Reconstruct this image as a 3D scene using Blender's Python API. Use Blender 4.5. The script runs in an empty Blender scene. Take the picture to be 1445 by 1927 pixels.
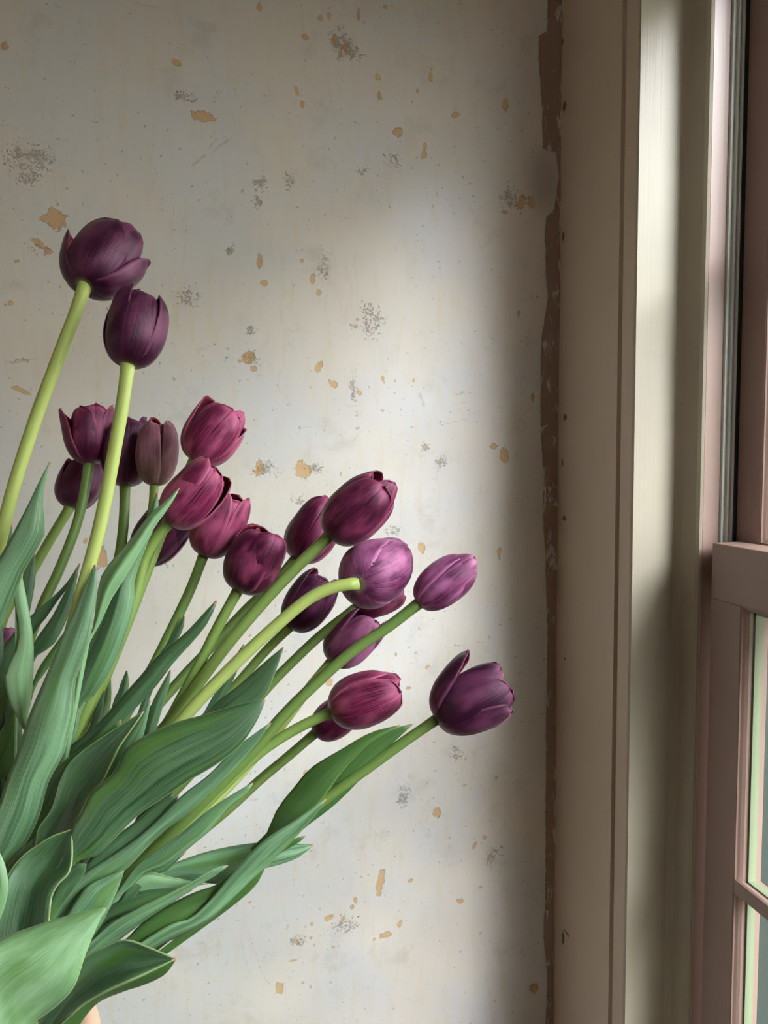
import bpy, bmesh, math, random
import numpy as np
from mathutils import Vector, Matrix
random.seed(7); rng = np.random.default_rng(7)
S = bpy.context.scene
COL = S.collection
R = math.radians

# ------------------------------------------------------------------ camera
CZ = 1.45                                   # eye height above the floor
FPX, PCX, PCY = 1445.0, 722.5, 963.5        # focal length and centre in photo pixels
YAW, PITCH, ROLL = R(13.6), R(-4.4), R(0.5)
cf = np.array([math.sin(YAW)*math.cos(PITCH), math.cos(YAW)*math.cos(PITCH), math.sin(PITCH)])
_r0 = np.array([math.cos(YAW), -math.sin(YAW), 0.0]); _u0 = np.cross(_r0, cf)
cr = _r0*math.cos(ROLL) - _u0*math.sin(ROLL)
cu = _u0*math.cos(ROLL) + _r0*math.sin(ROLL)
C0 = np.array([0.0, 0.0, CZ])
cd = bpy.data.cameras.new('camera'); cam = bpy.data.objects.new('camera', cd); COL.objects.link(cam)
cd.sensor_fit = 'VERTICAL'; cd.sensor_height = 36.0; cd.lens = 36.0*FPX/1927.0
cd.clip_start = 0.01; cd.clip_end = 200
cam.matrix_world = Matrix(((cr[0], cu[0], -cf[0], 0), (cr[1], cu[1], -cf[1], 0), (cr[2], cu[2], -cf[2], CZ), (0, 0, 0, 1)))
S.camera = cam
def P(px, py, d):                           # photo pixel + distance along the view -> world point
    return C0 + d*(cf + cr*(px-PCX)/FPX - cu*(py-PCY)/FPX)
def onY(px, py, Y):
    v = cf + cr*(px-PCX)/FPX - cu*(py-PCY)/FPX
    return C0 + v*(Y/v[1])

# ------------------------------------------------------------------ light and exposure
world = bpy.data.worlds.new('overcast_sky'); S.world = world; world.use_nodes = True
bg = world.node_tree.nodes['Background']; bg.inputs[0].default_value = (1.0, 0.95, 0.895, 1); bg.inputs[1].default_value = 6.2
sd = bpy.data.lights.new('bright_hazy_sun', 'SUN'); sun = bpy.data.objects.new('bright_hazy_sun', sd); COL.objects.link(sun)
sd.energy = 6.8; sd.angle = R(27); sd.color = (0.935, 0.935, 1.0)
sun.rotation_euler = Vector((-0.71, 1.0, -0.78)).to_track_quat('-Z', 'Y').to_euler()
sun.location = (4, -5, 5)
S.view_settings.view_transform = 'Standard'; S.view_settings.look = 'None'
S.view_settings.gamma = 1.0; S.view_settings.exposure = 0.24; S.view_settings.use_curve_mapping = False

# ------------------------------------------------------------------ node helpers
class NT:
    def __init__(s, name):
        s.m = bpy.data.materials.new(name); s.m.use_nodes = True
        s.t = s.m.node_tree; s.t.nodes.clear()
        s.out = s.n('ShaderNodeOutputMaterial')
    def n(s, typ, **kw):
        nd = s.t.nodes.new(typ)
        for k, v in kw.items(): setattr(nd, k, v)
        return nd
    def link(s, a, b): s.t.links.new(a, b)
    def put(s, sock, v):
        if hasattr(v, 'is_linked') or isinstance(v, bpy.types.NodeSocket): s.link(v, sock)
        else:
            try: sock.default_value = v
            except Exception: sock.default_value = (*v, 1.0)
    def math(s, op, a, b=0.0, c=0.0, clamp=False):
        nd = s.n('ShaderNodeMath', operation=op, use_clamp=clamp)
        for i, v in enumerate((a, b, c)): s.put(nd.inputs[i], v)
        return nd.outputs[0]
    def mix(s, f, a, b, blend='MIX'):
        nd = s.n('ShaderNodeMix', data_type='RGBA', blend_type=blend)
        s.put(nd.inputs[0], f); s.put(nd.inputs[6], a); s.put(nd.inputs[7], b)
        return nd.outputs[2]
    def ramp(s, v, lo, hi, a=0.0, b=1.0):
        nd = s.n('ShaderNodeMapRange', interpolation_type='SMOOTHSTEP')
        for i, x in enumerate((v, lo, hi, a, b)): s.put(nd.inputs[i], x)
        return nd.outputs[0]
    def noise(s, vec, scale, detail=4.0, rough=0.55, dist=0.0):
        nd = s.n('ShaderNodeTexNoise')
        if vec is not None: s.link(vec, nd.inputs['Vector'])
        nd.inputs['Scale'].default_value = scale; nd.inputs['Detail'].default_value = detail
        nd.inputs['Roughness'].default_value = rough; nd.inputs['Distortion'].default_value = dist
        return nd.outputs[0]
    def scale(s, vec, xyz):
        nd = s.n('ShaderNodeMapping'); s.link(vec, nd.inputs[0]); nd.inputs[3].default_value = xyz
        return nd.outputs[0]
    def bump(s, h, strength=0.3, dist=0.001, normal=None):
        nd = s.n('ShaderNodeBump'); s.link(h, nd.inputs['Height'])
        nd.inputs['Strength'].default_value = strength; nd.inputs['Distance'].default_value = dist
        if normal is not None: s.link(normal, nd.inputs['Normal'])
        return nd.outputs[0]
    def bsdf(s, color, rough=0.5, normal=None, **kw):
        nd = s.n('ShaderNodeBsdfPrincipled')
        s.put(nd.inputs['Base Color'], color); s.put(nd.inputs['Roughness'], rough)
        if normal is not None: s.link(normal, nd.inputs['Normal'])
        for k, v in kw.items(): s.put(nd.inputs[k.replace('_', ' ')], v)
        return nd.outputs[0]
    def done(s, sh): s.link(sh, s.out.inputs[0]); return s.m

def paint(name, color, rough=0.45, streak=(40, 40, 2), amount=0.12, bumps=0.25, spec=0.5):
    k = NT(name); co = k.n('ShaderNodeTexCoord').outputs['Object']
    n1 = k.noise(k.scale(co, streak), 6.0, 5); n2 = k.noise(co, 9.0, 4)
    c = k.mix(k.math('MULTIPLY', n2, amount*2), color, [x*0.72 for x in color])
    nrm = k.bump(n1, bumps, 0.0008)
    return k.done(k.bsdf(c, rough, nrm, Specular_IOR_Level=spec))

def srgb(r, g, b):
    f = lambda x: ((x/255+0.055)/1.055)**2.4 if x > 10 else x/255/12.92
    return (f(r), f(g), f(b))

M = {}
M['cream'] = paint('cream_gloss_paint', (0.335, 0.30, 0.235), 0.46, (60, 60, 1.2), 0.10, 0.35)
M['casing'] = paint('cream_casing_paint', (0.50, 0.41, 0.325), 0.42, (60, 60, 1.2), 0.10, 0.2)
M['pink'] = paint('mauve_pink_window_paint', (0.265, 0.175, 0.148), 0.38, (60, 60, 1.5), 0.10, 0.25)
M['metal'] = paint('grey_weatherstrip_metal', (0.62, 0.64, 0.62), 0.35, (40, 40, 1), 0.06, 0.08)
M['putty'] = paint('pale_green_glazing_strip', (0.20, 0.24, 0.15), 0.5, (40, 40, 2), 0.1, 0.1)
M['storm'] = paint('dark_green_storm_frame', (0.035, 0.05, 0.045), 0.4, (40, 40, 1), 0.06, 0.08)
M['whitewall'] = paint('old_white_room_paint', (0.78, 0.65, 0.53), 0.7, (4, 4, 4), 0.15, 0.1)
M['wood'] = paint('brown_floor_boards', (0.16, 0.095, 0.055), 0.4, (3, 40, 3), 0.4, 0.2)
M['ground'] = paint('grassy_ground', (0.06, 0.07, 0.045), 0.9, (8, 8, 8), 0.5, 0.6)
k = NT('window_glass')
lw = k.n('ShaderNodeLayerWeight'); lw.inputs[0].default_value = 0.5
refl = k.math('ADD', k.math('MULTIPLY', k.math('POWER', lw.outputs['Facing'], 5.0), 0.6), 0.03)
tr = k.n('ShaderNodeBsdfTransparent'); tr.inputs[0].default_value = (0.93, 0.96, 0.95, 1)
gl = k.n('ShaderNodeBsdfGlossy'); gl.inputs['Roughness'].default_value = 0.02
mx = k.n('ShaderNodeMixShader'); k.link(refl, mx.inputs[0]); k.link(tr.outputs[0], mx.inputs[1]); k.link(gl.outputs[0], mx.inputs[2])
M['glass'] = k.done(mx.outputs[0])

# ------------------------------------------------------------------ mesh helpers
def link_mesh(name, verts, faces, mat, parent=None, smooth=False, uvs=None):
    """one mesh object; vertices come in world coordinates and are stored relative to the parent"""
    off = Vector(parent_loc(parent)) if parent else Vector((0, 0, 0))
    me = bpy.data.meshes.new(name)
    me.from_pydata([(v[0]-off[0], v[1]-off[1], v[2]-off[2]) for v in verts], [], faces)
    if smooth: me.polygons.foreach_set('use_smooth', [True]*len(me.polygons))
    if uvs is not None:
        ul = me.uv_layers.new(name='UVMap')
        idx = np.empty(len(me.loops), dtype=np.int32); me.loops.foreach_get('vertex_index', idx)
        ul.data.foreach_set('uv', np.asarray(uvs, dtype=np.float32)[idx].ravel())
    me.materials.append(mat); me.update()
    o = bpy.data.objects.new(name, me); COL.objects.link(o)
    if parent: o.parent = parent
    return o
def parent_loc(p):
    v = Vector((0, 0, 0))
    while p is not None: v += Vector(p.location); p = p.parent
    return v
def empty(name, loc):
    o = bpy.data.objects.new(name, None); COL.objects.link(o); o.location = loc; o.empty_display_size = 0.02
    return o
def tag(o, label=None, cat=None, group=None, kind=None):
    for kk, vv in (('label', label), ('category', cat), ('group', group), ('kind', kind)):
        if vv: o[kk] = vv
    return o
def bevel(o, w, seg=2):
    m = o.modifiers.new('edge', 'BEVEL'); m.width = w; m.segments = seg; m.limit_method = 'ANGLE'; m.angle_limit = R(35)
    return o
def box(name, x0, x1, y0, y1, z0, z1, mat, parent=None, bv=0.0015):
    v = [(x, y, z) for x in (x0, x1) for y in (y0, y1) for z in (z0, z1)]
    f = [(0, 1, 3, 2), (4, 6, 7, 5), (0, 4, 5, 1), (2, 3, 7, 6), (0, 2, 6, 4), (1, 5, 7, 3)]
    o = link_mesh(name, v, f, mat, parent)
    if bv: bevel(o, bv)
    return o
def boxes(name, lst, mat, parent=None, bv=0.0):
    v, f = [], []
    for (x0, x1, y0, y1, z0, z1) in lst:
        b = len(v); v += [(x, y, z) for x in (x0, x1) for y in (y0, y1) for z in (z0, z1)]
        f += [tuple(b+i for i in q) for q in [(0, 1, 3, 2), (4, 6, 7, 5), (0, 4, 5, 1), (2, 3, 7, 6), (0, 2, 6, 4), (1, 5, 7, 3)]]
    o = link_mesh(name, v, f, mat, parent)
    if bv: bevel(o, bv)
    return o
def extrude(name, prof, axis, a, b, mat, parent=None, segs=1, wob=0.0, smooth=False):
    """closed profile swept along Z (prof = X,Y) or along Y (prof = X,Z); a little hand-painted waviness"""
    n = len(prof); v, f = [], []
    for i in range(segs+1):
        t = a+(b-a)*i/segs
        w = wob*(math.sin(t*9.1)+0.6*math.sin(t*23.7+1.3)+0.4*math.sin(t*61+0.4)) if wob else 0.0
        for (p, q) in prof: v.append((p+w*0.4, q+w, t) if axis == 'Z' else (p+w, t, q+w*0.4))
    for i in range(segs):
        for j in range(n):
            j2 = (j+1) % n
            f.append((i*n+j, i*n+j2, (i+1)*n+j2, (i+1)*n+j))
    f.append(tuple(range(n-1, -1, -1))); f.append(tuple(segs*n+j for j in range(n)))
    o = link_mesh(name, v, f, mat, parent, smooth)
    bm = bmesh.new(); bm.from_mesh(o.data); bmesh.ops.recalc_face_normals(bm, faces=bm.faces); bm.to_mesh(o.data); bm.free()
    return o

# ------------------------------------------------------------------ the room
W = 0.95                                    # plaster wall plane (Y)
XW = 0.4717                                 # face of the window casing (X)
YR = 0.7674                                 # window reveal, far side (Y)
YN = -1.15                                  # window reveal, near side
ZH, ZS = CZ+0.60, CZ-0.80                  # window head and sill
XL, YB, ZC = -2.4, -2.6, 2.55

# plaster wall with chipped paint
k = NT('chipped_old_plaster')
co = k.n('ShaderNodeTexCoord').outputs['Object']
def attr(nm):
    a = k.n('ShaderNodeAttribute'); a.attribute_name = nm; return a.outputs['Fac']
chipA, stainA, greyA, stripA, patchA = (attr(x) for x in ('chip', 'stain', 'grey', 'strip', 'patch'))
nf = k.noise(co, 300.0, 8, 0.72, 1.0); nm_ = k.noise(co, 95.0, 7, 0.68, 0.8); nl = k.noise(co, 7.0, 6, 0.6); nv = k.noise(k.scale(co, (26, 26, 5)), 3.0, 5, 0.6)
base = k.mix(k.ramp(nl, 0.38, 0.66), srgb(206, 199, 191), srgb(199, 197, 198))
base = k.mix(k.math('MULTIPLY', k.ramp(nv, 0.48, 0.70), 0.26), base, srgb(198, 182, 158))
base = k.mix(k.math('MULTIPLY', k.ramp(k.noise(co, 16.0, 8, 0.72), 0.54, 0.70), 0.26), base, srgb(156, 149, 140))
scr = k.ramp(k.noise(k.scale(co, (70, 70, 9)), 1.0, 8, 0.75, 1.5), 0.60, 0.66)
base = k.mix(k.math('MULTIPLY', scr, 0.20), base, srgb(172, 160, 144))
rub = k.ramp(k.noise(k.scale(co, (18, 18, 60)), 1.0, 8, 0.78, 1.0), 0.62, 0.67)
base = k.mix(k.math('MULTIPLY', rub, 0.28), base, srgb(150, 146, 144))
grey_m = k.ramp(k.math('ADD', greyA, k.math('MULTIPLY', k.math('SUBTRACT', nm_, 0.5), 0.9)), 0.35, 0.65)
base = k.mix(k.math('MULTIPLY', grey_m, 0.45), base, srgb(140, 136, 132))
# speckle of small pits where the wall is rough
spk = k.math('ADD', k.math('MULTIPLY', k.math('SUBTRACT', nf, 0.5), 2.4), k.math('SUBTRACT', k.math('MULTIPLY', stainA, k.math('MULTIPLY', nm_, 1.7)), 0.80))
spk_m = k.ramp(spk, -0.06, 0.12)
base = k.mix(k.math('MULTIPLY', spk_m, 0.55), base, srgb(150, 124, 92))
pit = k.ramp(k.math('ADD', k.noise(co, 140.0, 3, 0.5), k.math('MULTIPLY', nl, 0.12)), 0.735, 0.765)
base = k.mix(k.math('MULTIPLY', pit, 0.45), base, srgb(110, 98, 84))
chip_f = k.math('ADD', chipA, k.math('ADD', k.math('MULTIPLY', k.math('SUBTRACT', nm_, 0.5), 3.0), k.math('MULTIPLY', k.math('SUBTRACT', nf, 0.5), 1.2)))
chip_m = k.ramp(chip_f, 0.22, 0.30)
base = k.mix(chip_m, base, k.mix(nl, srgb(204, 174, 138), srgb(188, 152, 114)))
strip_f = k.math('ADD', stripA, k.math('ADD', k.math('MULTIPLY', k.math('SUBTRACT', nm_, 0.5), 0.9), k.math('MULTIPLY', k.math('SUBTRACT', nf, 0.5), 0.7)))
strip_m = k.ramp(strip_f, -0.04, 0.04)
flake = k.ramp(k.noise(k.scale(co, (62, 62, 19)), 1.0, 6, 0.75, 0.6), 0.545, 0.585)
strip_m = k.math('MULTIPLY', strip_m, k.math('SUBTRACT', 1.0, k.math('MULTIPLY', flake, 0.85)))
bc = k.mix(k.noise(k.scale(co, (30, 30, 6)), 1.0, 3), srgb(146, 126, 120), srgb(160, 132, 114))
base = k.mix(k.math('MULTIPLY', patchA, 0.6), base, srgb(160, 150, 148))
base = k.mix(strip_m, base, bc)
h = k.math('SUBTRACT', k.math('MULTIPLY', nl, 0.6), k.math('ADD', k.math('MULTIPLY', chip_m, 1.0), k.math('ADD', k.math('MULTIPLY', strip_m, 1.2), k.math('ADD', k.math('MULTIPLY', spk_m, 0.5), k.math('MULTIPLY', nf, 0.10)))))
nrm = k.bump(h, 0.8, 0.0016)
M['plaster'] = k.done(k.bsdf(base, 0.75, nrm, Specular_IOR_Level=0.25))

def build_plaster():
    xs = np.concatenate([[XL, -1.6, -0.9, -0.5], np.arange(-0.30, XW+0.02, 0.0022), [0.62]])
    zs = np.concatenate([[0, 0.3, 0.55], np.arange(CZ-0.84, CZ+0.62, 0.0025), [CZ+0.7, ZC]])
    X, Z = np.meshgrid(xs, zs); nx, nz = len(xs), len(zs)
    def w2(px, py): p = onY(px, py, W); return p[0], p[2]
    mpp = 0.00067
    chips = [(380,218,19,10,10),(398,224,9,4,0),(106,412,15,18,0),(86,412,10,4,0),(70,457,10,5,20),(86,471,9,5,20),(488,492,5,15,5),(496,533,6,6,0),
      (568,490,4,4,0),(587,525,5,9,10),(601,550,4,6,0),(749,250,10,8,0),(800,276,5,7,0),(797,292,6,9,20),(858,216,9,5,-20),(951,199,6,10,0),(810,146,4,9,0),
      (950,858,9,14,-10),(571,884,14,15,0),(488,880,8,13,10),(189,1050,11,19,0),(160,1018,4,5,0),(599,690,6,10,20),(627,722,8,6,30),(676,740,4,4,0),
      (793,1030,6,10,-15),(939,1040,4,13,0),(822,1530,10,10,0),(716,1660,7,22,12),(668,1694,4,7,0),(662,1706,5,5,0),(620,1727,10,5,0),(645,1729,4,5,0),
      (752,1738,4,8,15),(727,1760,10,6,-10),(716,1762,3,6,0),(704,1768,4,3,0),(866,1695,6,5,0),(894,1591,4,9,20),(912,1577,4,5,30),(932,1464,5,5,0),(875,1478,4,3,0),
      (8,86,6,6,0),(487,14,6,7,0),(574,70,6,4,20),(604,34,5,5,0),(620,31,3,6,0),(675,27,3,10,0),(725,13,5,4,20),(628,77,4,6,0),(643,88,4,6,0),(651,92,3,8,0),(640,101,4,5,0),
      (333,118,7,5,20),(713,180,4,9,10),(711,146,5,6,0),(786,172,3,4,0),(558,170,3,9,-20),(569,197,5,7,0),(980,382,8,12,10),(1000,382,8,10,0),(950,399,6,3,0),
      (1012,558,4,3,0),(1004,1858,9,11,0),(625,1425,4,5,0),(573,1456,3,6,0),(619,1283,7,8,-20),(744,1232,3,6,0),(766,1295,6,3,0),(804,1255,5,3,-30),(930,840,9,6,0),
      (660,612,3,3,0),(669,615,6,3,0),(674,738,4,4,0),(719,712,3,5,0),(778,717,3,4,0),(410,1003,3,4,0),(440,1010,3,4,0),(477,694,6,5,30),(468,672,10,10,0),(450,680,4,4,0),
      (40,735,18,3,25),(30,730,5,4,0),(20,570,4,4,0),(76,584,3,3,0),(31,491,4,3,0),(1003,748,3,10,0),(977,590,3,7,0),(800,1852,2,3,0),(570,1850,5,3,-20),(587,1738,3,4,0),
      (585,1765,3,3,0),(560,1775,3,9,0),(627,1782,3,2,0),(550,1808,10,2,0),(525,1860,8,12,0),(905,1670,4,3,0),(772,1657,5,3,0)]
    # small flecks scattered about
    for _ in range(170):
        chips.append((rng.uniform(0, 1010), rng.uniform(0, 1927), rng.uniform(0.9, 2.4), rng.uniform(0.9, 3.0), rng.uniform(-30, 30)))
    chip = np.full(X.shape, -1.0)
    def stamp(field, lst, func):
        for (px, py, a, b, ang) in lst:
            cx, cz = w2(px, py); a_, b_ = a*mpp, b*mpp
            rad = max(a_, b_)*2.2+0.004
            i0, i1 = np.searchsorted(xs, [cx-rad, cx+rad]); j0, j1 = np.searchsorted(zs, [cz-rad, cz+rad])
            if i1 <= i0 or j1 <= j0: continue
            dx = X[j0:j1, i0:i1]-cx; dz = Z[j0:j1, i0:i1]-cz
            c, s = math.cos(R(ang)), math.sin(R(ang))
            u = (dx*c-dz*s)/a_; v = (dx*s+dz*c)/b_
            field[j0:j1, i0:i1] = np.maximum(field[j0:j1, i0:i1], func(np.sqrt(u*u+v*v)))
    stamp(chip, chips, lambda d: np.clip(1.25-d, -1, 1))
    stain = np.zeros(X.shape)
    stamp(stain, [(490,345,34,34,0),(485,380,22,34,0),(345,180,44,24,0),(360,188,20,12,0),(408,178,12,22,0),(640,80,50,60,0),(660,100,60,34,0),(430,470,18,26,30),(474,672,40,26,0),
        (425,675,14,16,0),(740,300,40,40,0),(545,340,30,40,0),(680,320,34,24,0),(665,730,20,60,0),(830,870,34,40,0),(740,1000,40,20,0),(800,840,22,30,0),(500,880,60,30,0),
        (590,880,38,24,0),(60,300,90,60,0),(55,330,50,40,0),(70,470,50,22,20),(30,680,60,12,-10),(650,1740,70,40,0),(560,1770,40,30,0),(960,370,50,50,0),(610,500,30,60,0),
        (930,1610,40,60,30),(1000,1860,20,30,0),(700,600,60,80,0),(350,560,60,40,0),(470,620,30,30,0),(560,940,30,30,0),(860,1420,40,50,0),(760,1500,40,60,0)],
        lambda d: np.clip(1.15-d, 0, 1)*0.9)
    grey = np.zeros(X.shape)
    def stroke(pts, wpx, amt):
        for i in range(len(pts)-1):
            (ax, ay), (bx_, by_) = pts[i], pts[i+1]; n = max(2, int(math.hypot(bx_-ax, by_-ay)/max(2.2, wpx*0.8)))
            stamp(grey, [(ax+(bx_-ax)*t/n, ay+(by_-ay)*t/n, wpx, wpx, 0) for t in range(n+1)], lambda d: np.clip(1.4-d, 0, 1)*amt)
    stroke([(360,312),(380,296),(395,288),(430,262)], 4.0, 0.55); stroke([(385,290),(405,262),(428,256)], 3.0, 0.5)
    stroke([(468,1755),(480,1790),(492,1830),(515,1865),(520,1880)], 1.6, 0.75)
    stroke([(840,1218),(880,1212),(920,1205),(935,1180)], 1.6, 0.6); stroke([(580,1574),(680,1572),(770,1550),(800,1545),(845,1560)], 1.4, 0.45)
    stroke([(660,835),(680,812),(690,806)], 1.6, 0.6); stroke([(640,1822),(615,1855),(590,1880)], 1.6, 0.5); stroke([(830,800),(860,792),(878,788)], 2.2, 0.7)
    stroke([(790,742),(797,765)], 6.0, 0.5); stroke([(858,742),(872,738)], 6.0, 0.55); stroke([(850,762),(875,758)], 5.0, 0.5); stroke([(860,268),(893,274)], 2.0, 0.6)
    stroke([(262,1118),(266,1135)], 2.5, 0.9); stroke([(311,1058),(315,1068)], 2.5, 0.9); stroke([(262,556),(280,556)], 4, 0.8); stroke([(960,1570),(970,1590)], 2, 0.5)
    ed = [(-300,1030),(0,1030),(60,1030),(66,1014),(110,1014),(200,1020),(280,1022),(287,1046),(330,1052),(395,1042),(408,1028),(440,1025),(520,1027),(560,1031),(640,1019),(700,1018),(800,1018),(880,1022),(960,1022),(1060,1027),(1200,1031),(1400,1027),(1700,1026),(1760,1022),(1840,1030),(1927,1026),(2300,1028)]
    ex = [w2(x, y) for y, x in ed]
    zz = np.array([e[1] for e in ex][::-1]); xx = np.array([e[0] for e in ex][::-1])
    edge = np.interp(Z, zz, xx)
    strip = np.clip((X-edge)/0.0045, -1, 1.6)
    patch = np.zeros(X.shape); stamp(patch, [(1022,340,34,62,0)], lambda d: np.clip(1.5-d*1.1, 0, 1))
    ridge = np.clip(chip, 0, 0.6)*0.0006 + np.clip(strip, 0, 0.5)*0.0010
    smear = np.zeros(X.shape)
    und = 0.0011*np.sin(X*13+1.1*np.sin(Z*7))*np.sin(Z*11+0.7) + 0.0006*np.sin(X*37+Z*21)*np.sin(Z*29-X*11)
    Yv = W + ridge + und
    v = np.stack([X, Yv, Z], -1).reshape(-1, 3)
    a = np.arange(nx*nz).reshape(nz, nx)
    f = np.stack([a[:-1, :-1], a[:-1, 1:], a[1:, 1:], a[1:, :-1]], -1).reshape(-1, 4)
    me = bpy.data.meshes.new('wall_back'); me.vertices.add(len(v)); me.vertices.foreach_set('co', v.ravel())
    me.loops.add(f.size); me.loops.foreach_set('vertex_index', f.ravel().astype(np.int32))
    me.polygons.add(len(f)); me.polygons.foreach_set('loop_start', np.arange(0, f.size, 4, dtype=np.int32))
    me.polygons.foreach_set('use_smooth', np.ones(len(f), dtype=bool)); me.update(calc_edges=True)
    for nm, fld in (('chip', chip), ('stain', stain), ('grey', grey), ('strip', strip), ('patch', patch)):
        at = me.attributes.new(nm, 'FLOAT', 'POINT'); at.data.foreach_set('value', fld.astype(np.float32).ravel())
    me.materials.append(M['plaster'])
    o = bpy.data.objects.new('wall_back', me); COL.objects.link(o)
    tag(o, 'off-white plaster wall with chipped paint and a torn brown strip', 'wall', kind='structure')
build_plaster()

tag(boxes('wall_right', [(0.49, 0.66, YB, YN-0.02, 0, ZC), (0.49, 0.66, YR+0.022, W+0.2, 0, ZC), (0.49, 0.66, YN-0.02, YR+0.022, 0, ZS-0.03), (0.49, 0.66, YN-0.02, YR+0.022, ZH+0.022, ZC)], M['whitewall']), 'painted wall around the window', 'wall', kind='structure')
WY0, WY1, WZ0, WZ1 = -1.30, -0.80, 0.95, 2.05  # opening for the added fill window
tag(boxes('wall_left', [(XL-0.1, XL, YB, WY0, 0, ZC), (XL-0.1, XL, WY1, W+0.05, 0, ZC), (XL-0.1, XL, WY0, WY1, 0, WZ0), (XL-0.1, XL, WY0, WY1, WZ1, ZC)], M['whitewall']), 'plain painted side wall of the room', 'wall', kind='structure')
tag(box('wall_front', XL, 0.66, YB-0.1, YB, 0, ZC, M['whitewall'], bv=0), 'plain painted wall facing the chipped wall', 'wall', kind='structure')
tag(box('floor', XL, 0.66, YB, W+0.05, -0.08, 0, M['wood'], bv=0), 'brown wooden floor of the room', 'floor', kind='structure')
tag(box('ceiling', XL, 0.66, YB, W+0.05, ZC, ZC+0.08, M['whitewall'], bv=0), 'pale painted ceiling of the room', 'ceiling', kind='structure')
tag(box('ground', 0.66, 30, -20, 30, -0.5, -0.4, M['ground'], bv=0), 'green ground outside the window', 'ground', kind='structure')

# casing around the window: a copy of the cream paint with a few old chips in it
k = NT('cream_casing_paint_chipped'); co = k.n('ShaderNodeTexCoord').outputs['Object']
sx = k.n('ShaderNodeSeparateXYZ'); k.link(co, sx.inputs[0]); nz_ = k.noise(co, 260.0, 5, 0.6)
cas = k.mix(k.math('MULTIPLY', k.noise(co, 9.0, 4), 0.2), (0.50, 0.41, 0.325), (0.36, 0.295, 0.235))
for (px_, py_, a_, b_) in ((1056, 82, 5, 8), (1062, 200, 4, 9), (1063, 785, 4, 7), (1062, 975, 4, 5), (1060, 445, 2.5, 9), (1059, 1765, 3, 14), (1066, 1756, 6, 3), (1058, 870, 2, 8), (1063, 1240, 2, 3)):
    v_ = cf + cr*(px_-PCX)/FPX - cu*(py_-PCY)/FPX; c_ = C0 + v_*(XW/v_[0])
    dy = k.math('DIVIDE', k.math('SUBTRACT', sx.outputs[1], float(c_[1])), a_*0.0013); dz = k.math('DIVIDE', k.math('SUBTRACT', sx.outputs[2], float(c_[2])), b_*0.00067)
    dd = k.math('SQRT', k.math('ADD', k.math('MULTIPLY', dy, dy), k.math('MULTIPLY', dz, dz)))
    cas = k.mix(k.ramp(k.math('ADD', dd, k.math('MULTIPLY', k.math('SUBTRACT', nz_, 0.5), 1.6)), 1.1, 0.85), cas, srgb(96, 74, 62))
M['casing_far'] = k.done(k.bsdf(cas, 0.42, k.bump(k.noise(k.scale(co, (60, 60, 1.2)), 6.0, 5), 0.2, 0.0008)))
def arc(cx, cy, r, a0, a1, n): return [(cx+r*math.cos(R(a0+(a1-a0)*i/n)), cy+r*math.sin(R(a0+(a1-a0)*i/n))) for i in range(n+1)]
prof = [(0.4925, W+0.004), (XW, W+0.004), (XW, 0.8035), (XW+0.0045, 0.8025), (XW+0.0065, 0.7995), (XW+0.0045, 0.7965), (XW+0.0012, 0.7955), (XW, 0.7940), (XW, YR+0.0055)] + arc(XW+0.004, YR+0.0055, 0.004, 180, 270, 4) + [(0.4925, YR+0.0015)]
tag(extrude('trim_1', prof, 'Z', 0.0, ZC, M['casing_far'], segs=60, wob=0.00028), 'wide cream casing board with a beaded edge beside the window', 'casing', kind='structure')
tag(box('trim_2', XW, 0.4925, YN-0.16, YN, 0, ZC, M['casing']), 'cream casing board on the other side of the window', 'casing', kind='structure')
tag(box('trim_3', XW, 0.4925, YN, YR, ZH, ZH+0.16, M['casing']), 'cream casing board across the window head', 'casing', kind='structure')
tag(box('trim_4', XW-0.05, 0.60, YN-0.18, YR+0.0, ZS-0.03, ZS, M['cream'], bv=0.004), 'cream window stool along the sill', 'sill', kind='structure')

win = empty('window_1', (0.58, (YR+YN)/2, ZS)); tag(win, 'double-hung window with mauve pink sashes in a cream reveal', 'window', kind='structure')
XO = 0.665
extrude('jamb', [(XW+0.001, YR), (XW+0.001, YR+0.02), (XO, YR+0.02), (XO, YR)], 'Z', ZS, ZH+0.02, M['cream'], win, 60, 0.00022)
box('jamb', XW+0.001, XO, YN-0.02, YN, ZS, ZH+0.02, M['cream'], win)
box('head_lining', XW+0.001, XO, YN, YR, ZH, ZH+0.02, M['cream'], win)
box('outer_sill', 0.60, XO+0.06, YN, YR, ZS-0.04, ZS-0.002, M['storm'], win)
# the window unit is narrower than the reveal: a slightly rounded step face looks into the room
SX0, YJ, YJN = 0.527, 0.7355, YN+0.032
step = [(SX0-0.004, YR+0.001), (SX0-0.001, YR-0.0025), (SX0+0.002, YR-0.008), (SX0+0.0062, YJ+0.0045), (SX0+0.0085, YJ+0.001), (SX0+0.0110, YJ), (SX0+0.0118, YJ+0.0006), (SX0+0.0118, YR+0.001)]
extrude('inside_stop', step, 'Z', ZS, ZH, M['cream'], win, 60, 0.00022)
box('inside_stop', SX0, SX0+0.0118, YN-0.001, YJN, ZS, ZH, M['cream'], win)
box('inside_stop', SX0, SX0+0.0118, YJN, YJ, ZH-0.012, ZH+0.001, M['cream'], win)
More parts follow.
